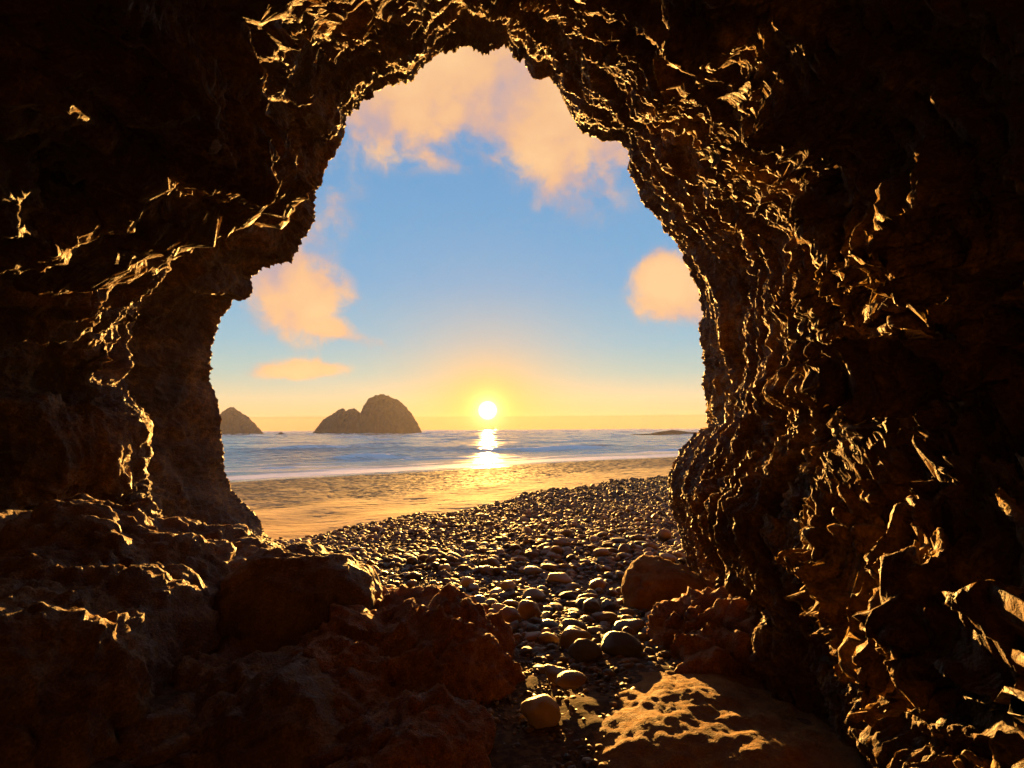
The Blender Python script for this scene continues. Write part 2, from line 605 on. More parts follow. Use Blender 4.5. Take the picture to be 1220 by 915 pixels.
def make_sea():
    nx = 460
    yy = np.concatenate([np.linspace(26, 130, 520, endpoint=False), np.geomspace(130, 1850, 330)])
    tt = np.linspace(-1, 1, nx)
    half = np.interp(yy, [26, 130, 1850], [60, 170, 1850])
    X = tt[None, :] * half[:, None]
    Y = np.repeat(yy[:, None], nx, 1)
    d = Y - shore_y(X)                      # metres off the waterline
    off = sstep(d, 2, 25)
    wq = 2.2 * fbm(np.stack([X * 0.03, Y * 0.02, X * 0], -1), 3)
    ph = (d * (1 - 0.0) + 6 * wq)
    swell = np.zeros_like(X)
    for wl, am, k in ((17, 0.13, 0.0), (29, 0.11, 0.02), (8, 0.06, -0.03)):
        s = np.sin(2 * np.pi * (ph + k * X * 8) / wl)
        swell += am * (np.maximum(s, -0.4) ** 3 + 0.5 * s)
    brk = fbm(np.stack([X * 0.035, Y * 0.05, X * 0 + 7], -1), 3)
    swell *= np.clip(0.6 + 1.4 * brk, 0.05, 2) * (1 + 0.002 * d)
    chop = 0.035 * fbm(np.stack([X * 0.3, Y * 0.8, X * 0], -1), 4, 0.6) * np.clip(d / 20, 0, 3)
    Z = off * (swell + chop) + 0.02
    P = np.stack([X, Y, Z], -1)
    gy = np.gradient(Z, axis=0)
    foam = 0.72 * np.exp(-((d - 2.5) / 3.6) ** 2) + 0.62 * np.exp(-((d - 17) / 5) ** 2) * sstep(brk, -0.3, 0.3) \
        + 0.5 * np.exp(-((d - 33) / 5) ** 2) * sstep(brk, -0.1, 0.4)
    wv_ = 3.0 * fbm(np.stack([X * 0.05, Y * 0.03, X * 0 + 2], -1), 4, 0.55)
    for k_, (d0, wd, am) in enumerate(((10, 0.9, .5), (15, 1.1, .45), (24, 1.4, .5), (41, 2.0, .45), (52, 2.2, .4), (70, 3.0, .4), (95, 4, .35), (130, 6, .3), (180, 8, .25))):
        br_ = fbm(np.stack([X * 0.03 / (1 + k_ * 0.12), Y * 0.01, X * 0 + 20 + k_ * 3], -1), 3, 0.6)
        foam += am * np.exp(-((d - d0 - wv_ * (1 + k_ * 0.15)) / wd) ** 2) * sstep(br_, -0.25, 0.25)  # thin foam lines, extra ones painted in to brighten the water's reflection
    foam += 0.42 * sstep(swell, 0.22, 0.5) + 0.24
    me = mesh_from('sea', P, grid_faces(len(yy), nx, True), M_SEA)
    a = me.attributes.new('foam', 'FLOAT', 'POINT')
    a.data.foreach_set('value', np.clip(foam, 0, 1).astype(np.float32).ravel())
    o = link('sea', me)
    tag(o, kind='structure')


make_sea()

# ------------------------------------------------------------------ the cave
# outline of the mouth, as seen in the photograph, left foot to right foot: (u, v, depth)
OUT = [(395, 800, 10.5), (372, 720, 10.8), (352, 672, 11.2), (338, 650, 11.3), (318, 640, 11.4), (303, 612, 11.4), (287, 597, 11.3), (274, 580, 11.2), (267, 562, 11.1), (268, 545, 11),
       (262, 520, 10.9), (264, 500, 10.8), (258, 475, 10.7), (249, 455, 10.6), (254, 440, 10.5), (252, 420, 10.4),
       (256, 400, 10.3), (262, 385, 10.2), (272, 368, 10.1), (277, 358, 10), (293, 357, 9.9), (301, 345, 9.9), (296, 330, 9.8),
       (312, 323, 9.8), (328, 314, 9.7), (346, 313, 9.6), (352, 300, 9.5), (360, 285, 9.4), (368, 273, 9.35), (376, 262, 9.3),
       (372, 245, 9.2), (380, 222, 9.1), (383, 205, 9.0), (396, 190, 8.9), (409, 172, 8.8), (412, 150, 8.7), (412, 140, 8.6),
       (428, 128, 8.5), (432, 120, 8.45), (448, 110, 8.4), (455, 103, 8.35), (472, 97, 8.3), (487, 95, 8.3), (500, 85, 8.25),
       (512, 72, 8.2), (520, 65, 8.2), (535, 62, 8.2), (555, 58, 8.2), (570, 61, 8.15), (582, 63, 8.1), (590, 56, 8.1),
       (604, 57, 8.1), (611, 66, 8.05), (619, 75, 8), (624, 70, 8), (632, 88, 8), (638, 93, 8), (655, 90, 8), (665, 100, 8),
       (672, 118, 7.95), (680, 138, 7.95), (690, 153, 7.9), (705, 162, 7.9), (720, 168, 7.9), (735, 166, 7.9), (746, 173, 7.9),
       (752, 187, 7.9), (750, 205, 7.9), (760, 225, 7.9), (770, 245, 7.9), (785, 260, 7.9), (792, 275, 7.9), (805, 290, 7.9),
       (815, 305, 7.9), (825, 330, 7.9), (832, 350, 7.9), (836, 372, 7.9), (835, 392, 7.9), (838, 420, 7.9), (842, 445, 7.9),
       (838, 460, 7.9), (843, 480, 7.9), (842, 497, 7.85), (845, 508, 7.8), (830, 518, 7.6), (815, 534, 7.5), (804, 549, 7.45),
       (796, 565, 7.4), (796, 585, 7.4), (800, 600, 7.4), (808, 622, 7.4), (812, 645, 7.4), (818, 668, 7.35), (824, 695, 7.3),
       (836, 740, 7.2), (850, 800, 7.2), (870, 900, 7.2)]


def make_cave():
    M = np.array([at(u, v, y) for u, v, y in OUT])
    seg = np.linalg.norm(np.diff(M[:, [0, 2]], axis=0), axis=1)
    s = np.concatenate([[0], np.cumsum(seg)])
    s /= s[-1]
    NC = 2700
    foot = np.where((s < 0.17) | (s > 0.86), 2.6, 1.0)
    cum = np.concatenate([[0], np.cumsum((foot[1:] + foot[:-1]) / 2 * np.diff(s))])
    a = np.interp(np.linspace(0, cum[-1], NC), cum, s)
    Mx = np.interp(a, s, M[:, 0]); My = np.interp(a, s, M[:, 1]); Mz = np.interp(a, s, M[:, 2])
    k = np.exp(-np.linspace(-2, 2, 9) ** 2); k /= k.sum()
    sm = lambda v: np.convolve(np.pad(v, 4, mode='edge'), k, 'valid')
    Mx, My, Mz = sm(Mx), sm(My), sm(Mz)
    # smoothed outline, used deep inside so that mouth jags do not run the whole length
    def soft(v, r):
        kk = np.exp(-np.linspace(-2, 2, 2 * r + 1) ** 2); kk /= kk.sum()
        return np.convolve(np.pad(v, r, mode='edge'), kk, 'valid')
    Sx, Sz, Sy = soft(Mx, 70), soft(Mz, 70), soft(My, 120)
    # left(1)/right weights along the arc
    ang = np.arctan2(Sz - EYE, Sx)                    # angle around the eye axis
    wr = sstep(np.cos(ang), -0.25, 0.35)              # right-hand side
    low = sstep(-np.sin(ang), -0.1, 0.5)
    # rows: f = depth / mouth depth, from outside the mouth to behind the camera
    inv = np.concatenate([np.linspace(1.0, 3.0, 520, endpoint=False), np.linspace(3.0, 7.6, 470)])
    f_in = 1 / inv
    f_back = np.linspace(1 / 7.6, -0.55, 70)[1:]
    f_all = np.concatenate([f_in, f_back])
    # profile g(f) left and right
    kf = np.array([1.0, 0.97, 0.90, 0.78, 0.70, 0.62, 0.52, 0.40, 0.28, 0.1, -0.1, -0.35, -0.5, -0.55])
    gl = np.array([1.0, 1.02, 1.07, 1.07, 0.99, 0.85, 0.94, 1.0, 0.80, 0.85, 0.9, 0.8, 0.4, 0.0])
    gr = np.array([1.0, 1.01, 0.99, 0.935, 0.89, 0.84, 0.775, 0.675, 0.545, 0.9, 1.1, 0.9, 0.4, 0.0])
    grl = np.array([1.0, 1.01, 1.0, 0.95, 0.91, 0.87, 0.82, 0.74, 0.63, 0.42, 0.9, 0.9, 0.4, 0.0])
    gt = np.array([1.0, 1.00, 0.96, 0.87, 0.825, 0.78, 0.72, 0.66, 0.72, 0.85, 0.9, 0.8, 0.4, 0.0])
    gll = np.array([1.0, 1.0, 0.99, 0.94, 0.88, 0.84, 0.82, 0.84, 0.85, 0.85, 0.8, 0.7, 0.4, 0.0])
    kk = kf[::-1]
    F = np.repeat(f_all[:, None], NC, 1)
    # let the ribs wander with position round the arc
    pn = np.stack([np.cos(ang) * 2.2, np.sin(ang) * 2.2, ang * 0], -1)
    wob = fbm(pn + 3.1, 4, 0.55)
    wob2 = fbm(pn * 2.3 + 8.7, 4, 0.55)
    Fw = F + (0.075 * wob[None, :]) * sstep(1 - F, 0.0, 0.2) * sstep(F, 0.0, 0.25)
    GL = np.interp(Fw, kk, gl[::-1]); GR = np.interp(Fw, kk, gr[::-1]); GRL = np.interp(Fw, kk, grl[::-1])
    GRR = GR * (1 - low) + GRL * low
    GLL = np.interp(Fw, kk, gll[::-1])
    G = (GL * (1 - low) + GLL * low) * (1 - wr) + GRR * wr
    up = sstep(np.sin(ang), 0.35, 0.75) * wr
    gru = np.array([1.0, 1.01, 0.99, 0.93, 0.88, 0.825, 0.755, 0.66, 0.80, 1.0, 1.0, 0.9, 0.4, 0.0])
    G = G * (1 - up) + np.interp(Fw, kk, gru[::-1]) * up
    glu = np.array([1.0, 1.02, 1.04, 1.03, 0.965, 0.865, 0.78, 0.68, 0.60, 0.8, 0.9, 0.8, 0.4, 0.0])
    ul = sstep(np.sin(ang), 0.12, 0.45) * (1 - wr)
    G = G * (1 - ul) + np.interp(Fw, kk, glu[::-1]) * ul
    tp = sstep(np.sin(ang), 0.72, 0.92) * (1 - wr)
    G = G * (1 - tp) + np.interp(Fw, kk, gt[::-1]) * tp
    G = 1 + (G - 1) * (1 + 0.35 * wob2[None, :] * sstep(1 - F, 0.0, 0.1))
    G = np.where(F < -0.3, np.interp(F, kk, gl[::-1]), G)
    bl = sstep(1 - F, 0.0, 0.22)
    MX = Mx[None] * (1 - bl) + Sx[None] * bl
    MZ = Mz[None] * (1 - bl) + Sz[None] * bl
    MY = My[None] * (1 - bl) + Sy[None] * bl
    X = MX * G
    Z = EYE + (MZ - EYE) * G
    Y = MY * F
    # outer lip and the cliff face
    outer = [(1.012, 0.02), (1.03, 0.05), (1.055, 0.09), (1.09, 0.14), (1.14, 0.2), (1.22, 0.3), (1.35, 0.45), (1.55, 0.65), (1.9, 0.9), (2.5, 1.2), (3.6, 1.6)][::-1]
    XO = np.stack([Mx * q for q, e in outer]); ZO = np.stack([EYE + (Mz - EYE) * q for q, e in outer]); YO = np.stack([My + e for q, e in outer])
    X = np.concatenate([XO, X]); Z = np.concatenate([ZO, Z]); Y = np.concatenate([YO, Y])
    Fa = np.concatenate([np.repeat(np.array([[1 + e] for q, e in outer]), NC, 1), F])
    P = np.stack([X, Y, Z], -1).astype(np.float32)
    n = grid_normals(P)
    # make the normals point to the axis of the cave
    cpt = np.stack([X * 0, Y, X * 0 + EYE], -1)
    sgn = np.sign(np.sum(n * (cpt - P), -1, keepdims=True).mean())
    n = n * sgn
    inside = sstep(1 - Fa, -0.02, 0.16)
    depthk = 0.35 + 0.65 * inside
    # big lumps
    lump = fbm(P * 0.42 + 4.0, 3, 0.5)
    P1 = P + n * (lump * (0.42 - 0.17 * np.repeat(wr[None], P.shape[0], 0)) * inside)[..., None]
    # blocks and hollows
    Ri = R3.T
    cc_ = (P1 - np.array([0, 0, EYE])) @ R3            # rock positions relative to where each boss sits
    BE = np.zeros(P1.shape[:2], np.float32)
    for (bu, bv, br, am, ex) in ((1035, 270, 40, 0.30, 1.5), (1050, 350, 26, 0.16, 1.3), (1165, 740, 50, 0.10, 1.6), (1205, 860, 45, 0.08, 1.2),
                                 (1090, 470, 40, 0.12, 2.2), (1105, 870, 40, 0.08, 1.2), (1000, 560, 26, 0.05, 2.5), (940, 120, 40, 0.12, 2.4)):
        pu = 610 + cc_[..., 0] / -cc_[..., 2] * FPX
        pv = 457.5 - cc_[..., 1] / -cc_[..., 2] * FPX
        q2 = ((pu - bu) / br) ** 2 + ((pv - bv) / (br * ex)) ** 2
        q2 = np.where(cc_[..., 2] < -0.5, q2, 99)
        i0 = np.unravel_index(np.argmin(q2), q2.shape)
        c0 = P1[i0].copy()
        rad_ = br / FPX * c0[1] * 1.5
        dd = ((P1 - c0) * np.array([1, 0.62, 1 / ex]))
        e = np.exp(-(dd ** 2).sum(-1) / rad_ ** 2)
        P1 = P1 + n * (am * e)[..., None]
        BE = np.maximum(BE, e)
    n1 = blur(grid_normals(P1) * sgn, 14)
    WR = np.repeat(wr[None], P.shape[0], 0)
    wv = np.stack([fbm(P1 * 0.9 + 11, 2), fbm(P1 * 0.9 + 23, 2), fbm(P1 * 0.9 + 37, 2)], -1)
    # right: ropes that run down the wall and lean; left: rounder blocks
    al = P1[..., 2] * 0.91 + P1[..., 1] * 0.41
    ac = P1[..., 1] * 0.91 - P1[..., 2] * 0.41
    qr = np.stack([P1[..., 0] * 0.35, ac * 1.6, al * 0.22], -1)
    ql = P1 * np.array([0.8, 0.75, 0.7])
    Q = ql * (1 - WR[..., None]) + qr * WR[..., None]
    wv = wv * (1 - WR[..., None] * np.array([0.25, 0.1, 0.76]))
    Qw = Q + wv * 0.42
    r1 = ridged(Qw * 1.0 + 2, 3, 0.5)
    f1, f2, cid = worley(Qw * 1.6)
    pit = sstep(f2 - f1, 0.03, 0.50)
    m0 = sstep(fbm(P1 * 0.55 + 31, 3), -0.35, 0.45)
    rope = ridged(np.stack([P1[..., 0] * 0.2, ac * 2.3, al * 0.15], -1) + wv * 0.22 + 12, 4, 0.6)
    dR = (r1 - 0.85) * 0.03 + (rope - 0.9) * 0.085 - (pit * (0.02 + 0.15 * m0) * (1 - 0.8 * BE)) + 0.04
    dL = (r1 - 0.85) * 0.24 - (0.5 - f1) * 0.16 + fbm(P1 * 1.7 + 61, 3) * 0.06
    dL = dL * (1 - 0.45 * low[None])
    d1 = dL * (1 - WR) + dR * WR
    P2 = P1 + n1 * (depthk * d1 * (0.3 + 0.7 * inside))[..., None]
    n2 = blur(grid_normals(P2) * sgn, 16)
    Q2 = Q + wv * 0.3 + 0.07 * np.stack([perlin(P2 * 4), perlin(P2 * 4 + 5), perlin(P2 * 4 + 9)], -1) * (1 - WR[..., None] * np.array([0, 0.2, 0.6]))
    m1 = fbm(P2 * 0.8 + 50, 3)                      # where the wall is more honeycombed
    top = sstep(np.sin(ang), 0.1, 0.75)[None]       # the roof and upper left are more crumbled
    hm = (0.2 + 0.8 * sstep(m1, -0.35, 0.3)) * np.maximum(WR, 0.5 + 0.5 * top)
    hm = hm * (1 - 0.8 * BE)
    f1, f2, cid = worley(Q2 * np.array([3.0, 4.0, 5.0]) + 3)
    cell2 = (0.02 - sstep(f2 - f1, 0.03, 0.46) * 0.052) * hm
    r2 = (ridged(Q2 * 3.2 + 7, 4, 0.55) - 0.8) * 0.06 * (0.45 + 0.55 * hm)
    P3 = P2 + n2 * ((cell2 + r2) * (0.45 + 0.55 * inside))[..., None]
    n3 = blur(grid_normals(P3) * sgn, 5)
    f1, f2, cid = worley(Q2 * np.array([8, 9.5, 13.]) + P3 * 1.0 + 3)
    fine = fbm(P3 * np.array([9, 9, 7]) + 70, 5, 0.68) * 0.018 + (ridged(P3 * 7 + 30, 4, 0.6) - 0.8) * 0.016 - sstep(f2 - f1, 0.03, 0.5) * 0.04 * hm
    P4 = P3 + n3 * fine[..., None]
    rows, cols = P4.shape[:2]
    # three parts that share their seams: left wall, roof, right wall
    ca = int(np.argmin(np.abs(np.degrees(ang) - 118)))
    cb = int(np.argmin(np.abs(np.degrees(ang) - 66)))
    root = bpy.data.objects.new('sea_cave', None)
    C.objects.link(root)
    root.location = (0, 6, 2)
    tag(root, 'dark craggy sea cave with a jagged arched mouth framing the beach and the sunset', 'cave')
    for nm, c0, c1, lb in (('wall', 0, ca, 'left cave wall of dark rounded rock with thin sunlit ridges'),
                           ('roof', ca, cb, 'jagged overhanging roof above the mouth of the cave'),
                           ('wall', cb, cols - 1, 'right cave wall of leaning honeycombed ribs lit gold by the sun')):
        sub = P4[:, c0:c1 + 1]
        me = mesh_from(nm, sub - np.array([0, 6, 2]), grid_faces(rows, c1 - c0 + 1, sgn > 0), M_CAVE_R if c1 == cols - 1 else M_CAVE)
        o = link(nm, me, root)
        o['label'] = lb
    return root


make_cave()

# ------------------------------------------------------------------ rocks
def rock_mesh(name, rad, mat, seed, sub=6, lump=0.25, blocky=0.0, detail=0.08, flat_top=None, scale=1.0, strata=0.0, fine=0.012):
    if sub not in ICO:
        ICO[sub] = ico(sub)
    V, F = ICO[sub]
    rad = np.array(rad, np.float32)
    P = V.copy()
    if blocky:
        P = np.sign(P) * np.abs(P) ** (1 - 0.45 * blocky)
        P /= (np.abs(P) ** 4).sum(1, keepdims=True) ** 0.25 * 0.5 + np.linalg.norm(P, axis=1, keepdims=True) * 0.5
    P = P * rad
    r = float(rad.mean())
    off = seed * 13.7
    nrm = V / rad
    nrm /= np.linalg.norm(nrm, axis=1, keepdims=True)
    q = P / r
    wq = q + 0.3 * np.stack([perlin(q * 1.3 + off), perlin(q * 1.3 + off + 5), perlin(q * 1.3 + off + 9)], -1)
    P = P + nrm * (fbm(q * 0.9 + off, 3) * lump * r)[:, None]
    if detail:
        f1, f2, cid = worley(wq * 2.2 + off)
        P = P + nrm * (((1 - np.exp(-(f2 - f1) * 6)) * 0.6 - 0.4 + (cid - 0.5) * 0.8) * detail * r)[:, None]
        P = P + nrm * ((ridged(wq * 2.6 + off, 4, 0.55) - 0.8) * detail * r * 0.9)[:, None]
        if strata:
            P = P + nrm * (np.sin((q[:, 2] + 0.5 * q[:, 0] + 0.4 * perlin(q * 2 + off)) * 16) * strata * r)[:, None]
        P = P + nrm * (fbm(P * 7 / scale + off, 4, 0.6) * fine * 1.6)[:, None]
    if flat_top is not None:
        t = flat_top * rad[2]
        P[:, 2] = np.where(P[:, 2] > t, t + (P[:, 2] - t) * 0.12, P[:, 2])
    return mesh_from(name, P, F, mat)


def rock(name, label, cat, pos, rad, mat, seed, rot=(0, 0, 0), group=None, **kw):
    o = link(name, rock_mesh(name, rad, mat, seed, **kw))
    o.location = pos
    o.rotation_euler = [D2R(a) for a in rot]
    tag(o, label, cat, group)
    return o


# fallen and bedded rock inside the cave
rock('rock_outcrop', 'red brown rock outcrop sloping down to the floor left of the round pale stone', 'rock',
     (-0.74, 4.15, 1.92), (0.86, 1.25, 0.76), M_RED, 3, (0, 22, -16), lump=0.18, detail=0.06, sub=7, strata=0.014, fine=0.028)
rock('rock_outcrop', 'low brown rock shelf at the left of the pebbles behind the red outcrop', 'rock',
     at(480, 750, 5.6) + [0, 0.2, -0.2], (0.80, 0.9, 0.42), M_RED, 9, (0, 10, 10), lump=0.2, detail=0.10, sub=6, fine=0.02)
rock('rock_pillar', 'tall rounded rock pillar at the foot of the left wall beside the red outcrop', 'rock',
     at(350, 800, 5.0), (0.66, 0.75, 1.08), M_SHELF, 5, (4, 8, 0), lump=0.2, detail=0.05, blocky=0.4)
rock('rock_pillar', 'narrow upright rock wedged between the tall pillar and the pebbles', 'rock',
     at(412, 750, 5.6), (0.26, 0.4, 0.52), M_SHELF, 6, (0, 10, 0), lump=0.2, detail=0.08, blocky=0.4)
rock('rock_ledge', 'sunlit ochre rock ledge on the cave floor right of the round pale stone', 'rock',
     (1.10, 3.25, 2.10), (1.05, 1.3, 0.36), M_OCHRE, 12, (-4, -2, 12), lump=0.07, detail=0.012, sub=7, fine=0.009, strata=0.002)
rock('rock_ledge', 'crumbling brown rock foot of the right wall above the ochre ledge', 'rock',
     at(885, 800, 4.5), (0.65, 0.8, 0.48), M_RED, 14, (0, 12, 0), lump=0.22, detail=0.11, sub=6, fine=0.02)
rock('boulder', 'large ochre boulder leaning against the right wall above the pebbles', 'boulder',
     at(795, 712, 6.3), (0.50, 0.42, 0.36), M_OCHRE, 21, (0, 10, 0), lump=0.2, detail=0.05, sub=5, blocky=0.5)
rock('rock_shelf', 'big dark rounded rock shelf swelling out of the lower left cave wall', 'rock',
     (-3.65, 5.2, 1.75), (1.45, 1.6, 1.45), M_SHELF, 41, (0, 14, 10), lump=0.18, detail=0.06, sub=7, blocky=0.3, fine=0.025)
rock('rock_shelf', 'dim brown rock face in the bottom left corner of the view', 'rock',
     (-3.1, 3.5, 1.9), (1.1, 1.2, 1.25), M_SHELF, 44, (0, 16, 0), lump=0.18, detail=0.05, sub=7, blocky=0.3, fine=0.025)
rock('rock_shelf', 'smooth brown rock shoulder between the bottom left corner and the tall pillar', 'rock',
     (-1.95, 3.7, 1.6), (0.85, 1.1, 0.95), M_SHELF, 47, (0, 18, 0), lump=0.18, detail=0.05, sub=7, blocky=0.2, fine=0.02)
rock('rock_outcrop', 'dim brown rock mound in the bottom left foreground', 'rock',
     at(330, 950, 3.4), (0.75, 0.8, 0.62), M_SHELF, 31, (0, 0, 30), lump=0.22, detail=0.06, sub=6)
rock('rock_outcrop', 'low dark ledge in front of the red outcrop at the bottom edge', 'rock',
     at(470, 935, 3.0), (0.48, 0.5, 0.36), M_RED, 33, (0, 0, 0), lump=0.2, detail=0.07, sub=6)

# ------------------------------------------------------------------ stones
def hit(u, v):
    d = ray(u, v)
    y = 2.0
    while y < 60:
        p = np.array([0, 0, EYE]) + d * y
        if p[2] < ground_z(p[0], p[1]):
            return p
        y += 0.02
    return np.array([0, 0, EYE]) + d * 60


def pebble_mesh(name, seed, mat, sub=4, ang=0.0, rad=(1, 1, 1)):
    V, F = ICO[sub]
    P = V.copy()
    o = seed * 7.7
    P = P * (1 + 0.20 * fbm(V * 1.0 + o, 2))[:, None]
    if ang:
        rr = np.random.RandomState(seed)
        for _ in range(7):
            nn_ = rr.normal(size=3); nn_ /= np.linalg.norm(nn_)
            hgt = 0.62 + 0.25 * rr.rand()
            dd = P @ nn_
            P = P - np.outer(np.where(dd > hgt, (dd - hgt) * ang, 0), nn_)
        P = P * (1 + 0.03 * fbm(V * 3 + o, 3))[:, None]
    return mesh_from(name, P * np.array(rad), F, mat)


# stones one can point at: (u, v of its middle, width px, height px, material, angular, label)
FEAT = [
    (645, 852, 42, 38, 2, 0.0, 'smooth pale round stone lying between the red outcrop and the ochre ledge'),
    (686, 762, 44, 34, 2, 0.9, 'flat-topped pale block of stone at the near edge of the pebbles'),
    (697, 778, 40, 30, 0, 0.8, 'grey tilted slab leaning on the near side of the flat-topped block'),
    (742, 770, 52, 32, 3, 0.9, 'broad dark angular stone right of the grey slab'),
    (606, 737, 28, 28, 1, 0.0, 'round reddish brown stone with a pale vein at the left of the sandy gap'),
    (630, 729, 28, 30, 1, 0.2, 'dark brown upright stone touching the veined round stone'),
    (586, 733, 18, 16, 1, 0.0, 'small round brown stone left of the veined round stone'),
    (654, 762, 24, 16, 2, 0.4, 'pale tan stone left of the flat-topped block'),
    (604, 699, 24, 14, 2, 0.7, 'bright flat pale stone among the brown ones left of the gap'),
    (580, 680, 18, 12, 1, 0.0, 'rounded brown stone standing out behind the bright flat one'),
    (666, 690, 34, 16, 2, 0.7, 'long pale slanting slab behind the gap in the pebbles'),
    (676, 710, 20, 14, 0, 0.9, 'small square grey block in the middle of the pebbles'),
    (766, 711, 30, 26, 1, 0.8, 'pointed brown stone leaning on the ochre boulder'),
    (752, 707, 16, 20, 1, 0.1, 'upright egg shaped brown stone left of the pointed one'),
    (806, 714, 22, 17, 2, 0.0, 'smooth pale oval stone at the foot of the ochre boulder'),
    (780, 735, 20, 14, 2, 0.0, 'smooth tan oval stone right of the middle of the pebbles'),
    (748, 740, 17, 16, 2, 0.0, 'round tan stone left of the smooth tan oval'),
    (750, 755, 17, 15, 1, 0.0, 'round dark red brown stone just behind the broad angular stone'),
    (722, 737, 34, 16, 0, 0.6, 'wide grey wedge of stone behind the broad angular stone'),
    (706, 724, 24, 22, 3, 0.5, 'dark upright stone near the small square block'),
    (665, 805, 34, 20, 1, 0.8, 'reddish slanting stone against the edge of the ochre ledge'),
    (680, 812, 36, 18, 1, 0.2, 'low humped brown stone set into the edge of the ochre ledge'),
    (418, 657, 28, 9, 1, 0.3, 'low reddish rock showing at the far left of the shingle'),
    (725, 722, 20, 14, 3, 0.9, 'black sharp-cornered stone behind the wide grey wedge'),
    (560, 770, 16, 12, 3, 0.4, 'small dark knob of stone set in the red outcrop'),
]
DEPTH = {0: 3.3, 20: 3.75, 21: 3.6, 24: 4.0}
occupied = []
rnd = random.Random(5)
for i, (u, v, wpx, hpx, mi, an, lb) in enumerate(FEAT):
    p = hit(u, v + hpx * 0.35)
    if i in DEPTH:
        p = at(u, v, DEPTH[i])
    d = p[1]
    rx = wpx / 2 / FPX * d
    rz = hpx / 2 / FPX * d * 0.95
    ry = (rx + rz) / 2
    me = pebble_mesh('stone', 100 + i, M_STONES[mi], 4, an)
    o = link('stone', me)
    o.scale = (rx, ry, rz)
    o.location = (p[0], p[1] + ry * 0.4, p[2] + (rz * 0.55 if i not in DEPTH else 0))
    o.rotation_euler = (0.1 * rnd.uniform(-1, 1), rnd.uniform(-0.25, 0.25), rnd.uniform(-0.4, 0.4))
    tag(o, lb, 'stone')
    occupied.append((p[0], p[1], max(rx, ry)))

# near stones: individuals, copied from a few shapes
protos = []
for mi in range(4):
    for k in range(4):
        me = pebble_mesh('stone', 10 + mi * 4 + k, M_STONES[mi], 3, [0.25, 0.5, 0.75, 0.95][k])
        protos.append((mi, me))
TONE = {0: 'grey', 1: 'brown', 2: 'pale tan', 3: 'blackish'}
EDGE = {0: 'rounded', 1: 'flattish', 2: 'blunt-cornered', 3: 'sharp-cornered'}


def stone_label(mi, ki, x, y, r):
    size = 'small' if r < 0.055 else 'middle-sized' if r < 0.08 else 'large'
    gap = 0.42 + 0.05 * (y - 5)
    if y > 7.2: where = 'well behind the gap' if abs(x - gap) < 1.0 else ('behind the red outcrop' if x < gap else 'behind the ochre boulder')
    elif y > 6.1: where = 'left of the sandy gap' if x < gap else ('right of the sandy gap' if x < gap + 0.7 else 'beside the ochre boulder')
    else: where = 'beside the red outcrop' if x < gap else ('near the flat-topped block' if x < gap + 0.5 else 'in front of the boulder')
    return '%s %s %s stone %s' % (size, EDGE[ki], TONE[mi], where)


rng = np.random.RandomState(11)


def wall_limits(y):
    return np.interp(y, [3, 5, 6, 7.5, 11, 16], [-0.9, -1.6, -2.2, -3.2, -5.0, -9]), np.interp(y, [3, 5, 6.5, 7.5, 8.5, 12], [1.15, 1.35, 1.9, 2.7, 4.5, 7.5])


near_n = 0
tries = 0
while near_n < 275 and tries < 60000:
    tries += 1
    y = 4.4 + 3.9 * rng.rand() ** 0.9
    lo, hi = wall_limits(y)
    if y < 6: lo = max(lo, -1.2 + (6 - y) * 0.8)
    x = lo + (hi - lo) * rng.rand()
    r = np.clip(np.exp(rng.normal(math.log(0.054), 0.42)), 0.028, 0.14) * (0.92 if y > 6.5 else 1.1)
    u_ = 610 + x / y * FPX
    if abs(x - 0.42 - 0.05 * (y - 5)) < 0.08 + 0.03 * rng.rand() and y < 7.2: continue      # the sandy gap
    if any((x - a) ** 2 + (y - b_) ** 2 < (0.80 * (r + c_)) ** 2 for a, b_, c_ in occupied): continue
    occupied.append((x, y, r))
    pi_ = rng.choice(16, p=np.array([1.2] * 4 + [1.5] * 4 + [0.6] * 4 + [1.2] * 4) / 18.0)
    mi, me = protos[pi_]
    o = link('stone', me)
    sx, sy, sz = r * (0.85 + 0.5 * rng.rand()), r * (0.8 + 0.3 * rng.rand()), r * (0.38 + 0.36 * rng.rand())
    o.scale = (sx, sy, sz)
    o.location = (x, y, float(ground_z(x, y)) + sz * (0.45 + 0.5 * rng.rand()))
    o.rotation_euler = (rng.normal() * 0.25, rng.normal() * 0.25, rng.rand() * 6.28)
    tag(o, stone_label(mi, pi_ % 4, x, y, r), 'stone', 'loose stones at the near end of the shingle')
    near_n += 1


# stones that still read alike are told apart by their order from left to right
ORD = {2: ['left', 'right'], 3: ['leftmost', 'middle', 'rightmost']}
NUM = {2: 'two', 3: 'three', 4: 'four', 5: 'five', 6: 'six', 7: 'seven', 8: 'eight', 9: 'nine', 10: 'ten'}
RANK = ['leftmost', 'second from left', 'third from left', 'fourth from left', 'fifth from left', 'sixth from left', 'seventh from left', 'eighth from left', 'ninth from left', 'tenth from left']
same = {}
for o in C.objects:
    if o.get('category') == 'stone' and o.get('group'):
        same.setdefault(o['label'], []).append(o)
for lb, obs in same.items():
    nn_ = len(obs)
    if nn_ < 2: continue
    obs.sort(key=lambda q: q.location.x / q.location.y)
    for k, q in enumerate(obs):
        wd = ORD[nn_][k] if nn_ in ORD else RANK[min(k, 9)]
        q['label'] = '%s of %s %s' % (wd, NUM.get(nn_, 'many'), lb.replace(' stone ', ' stones '))


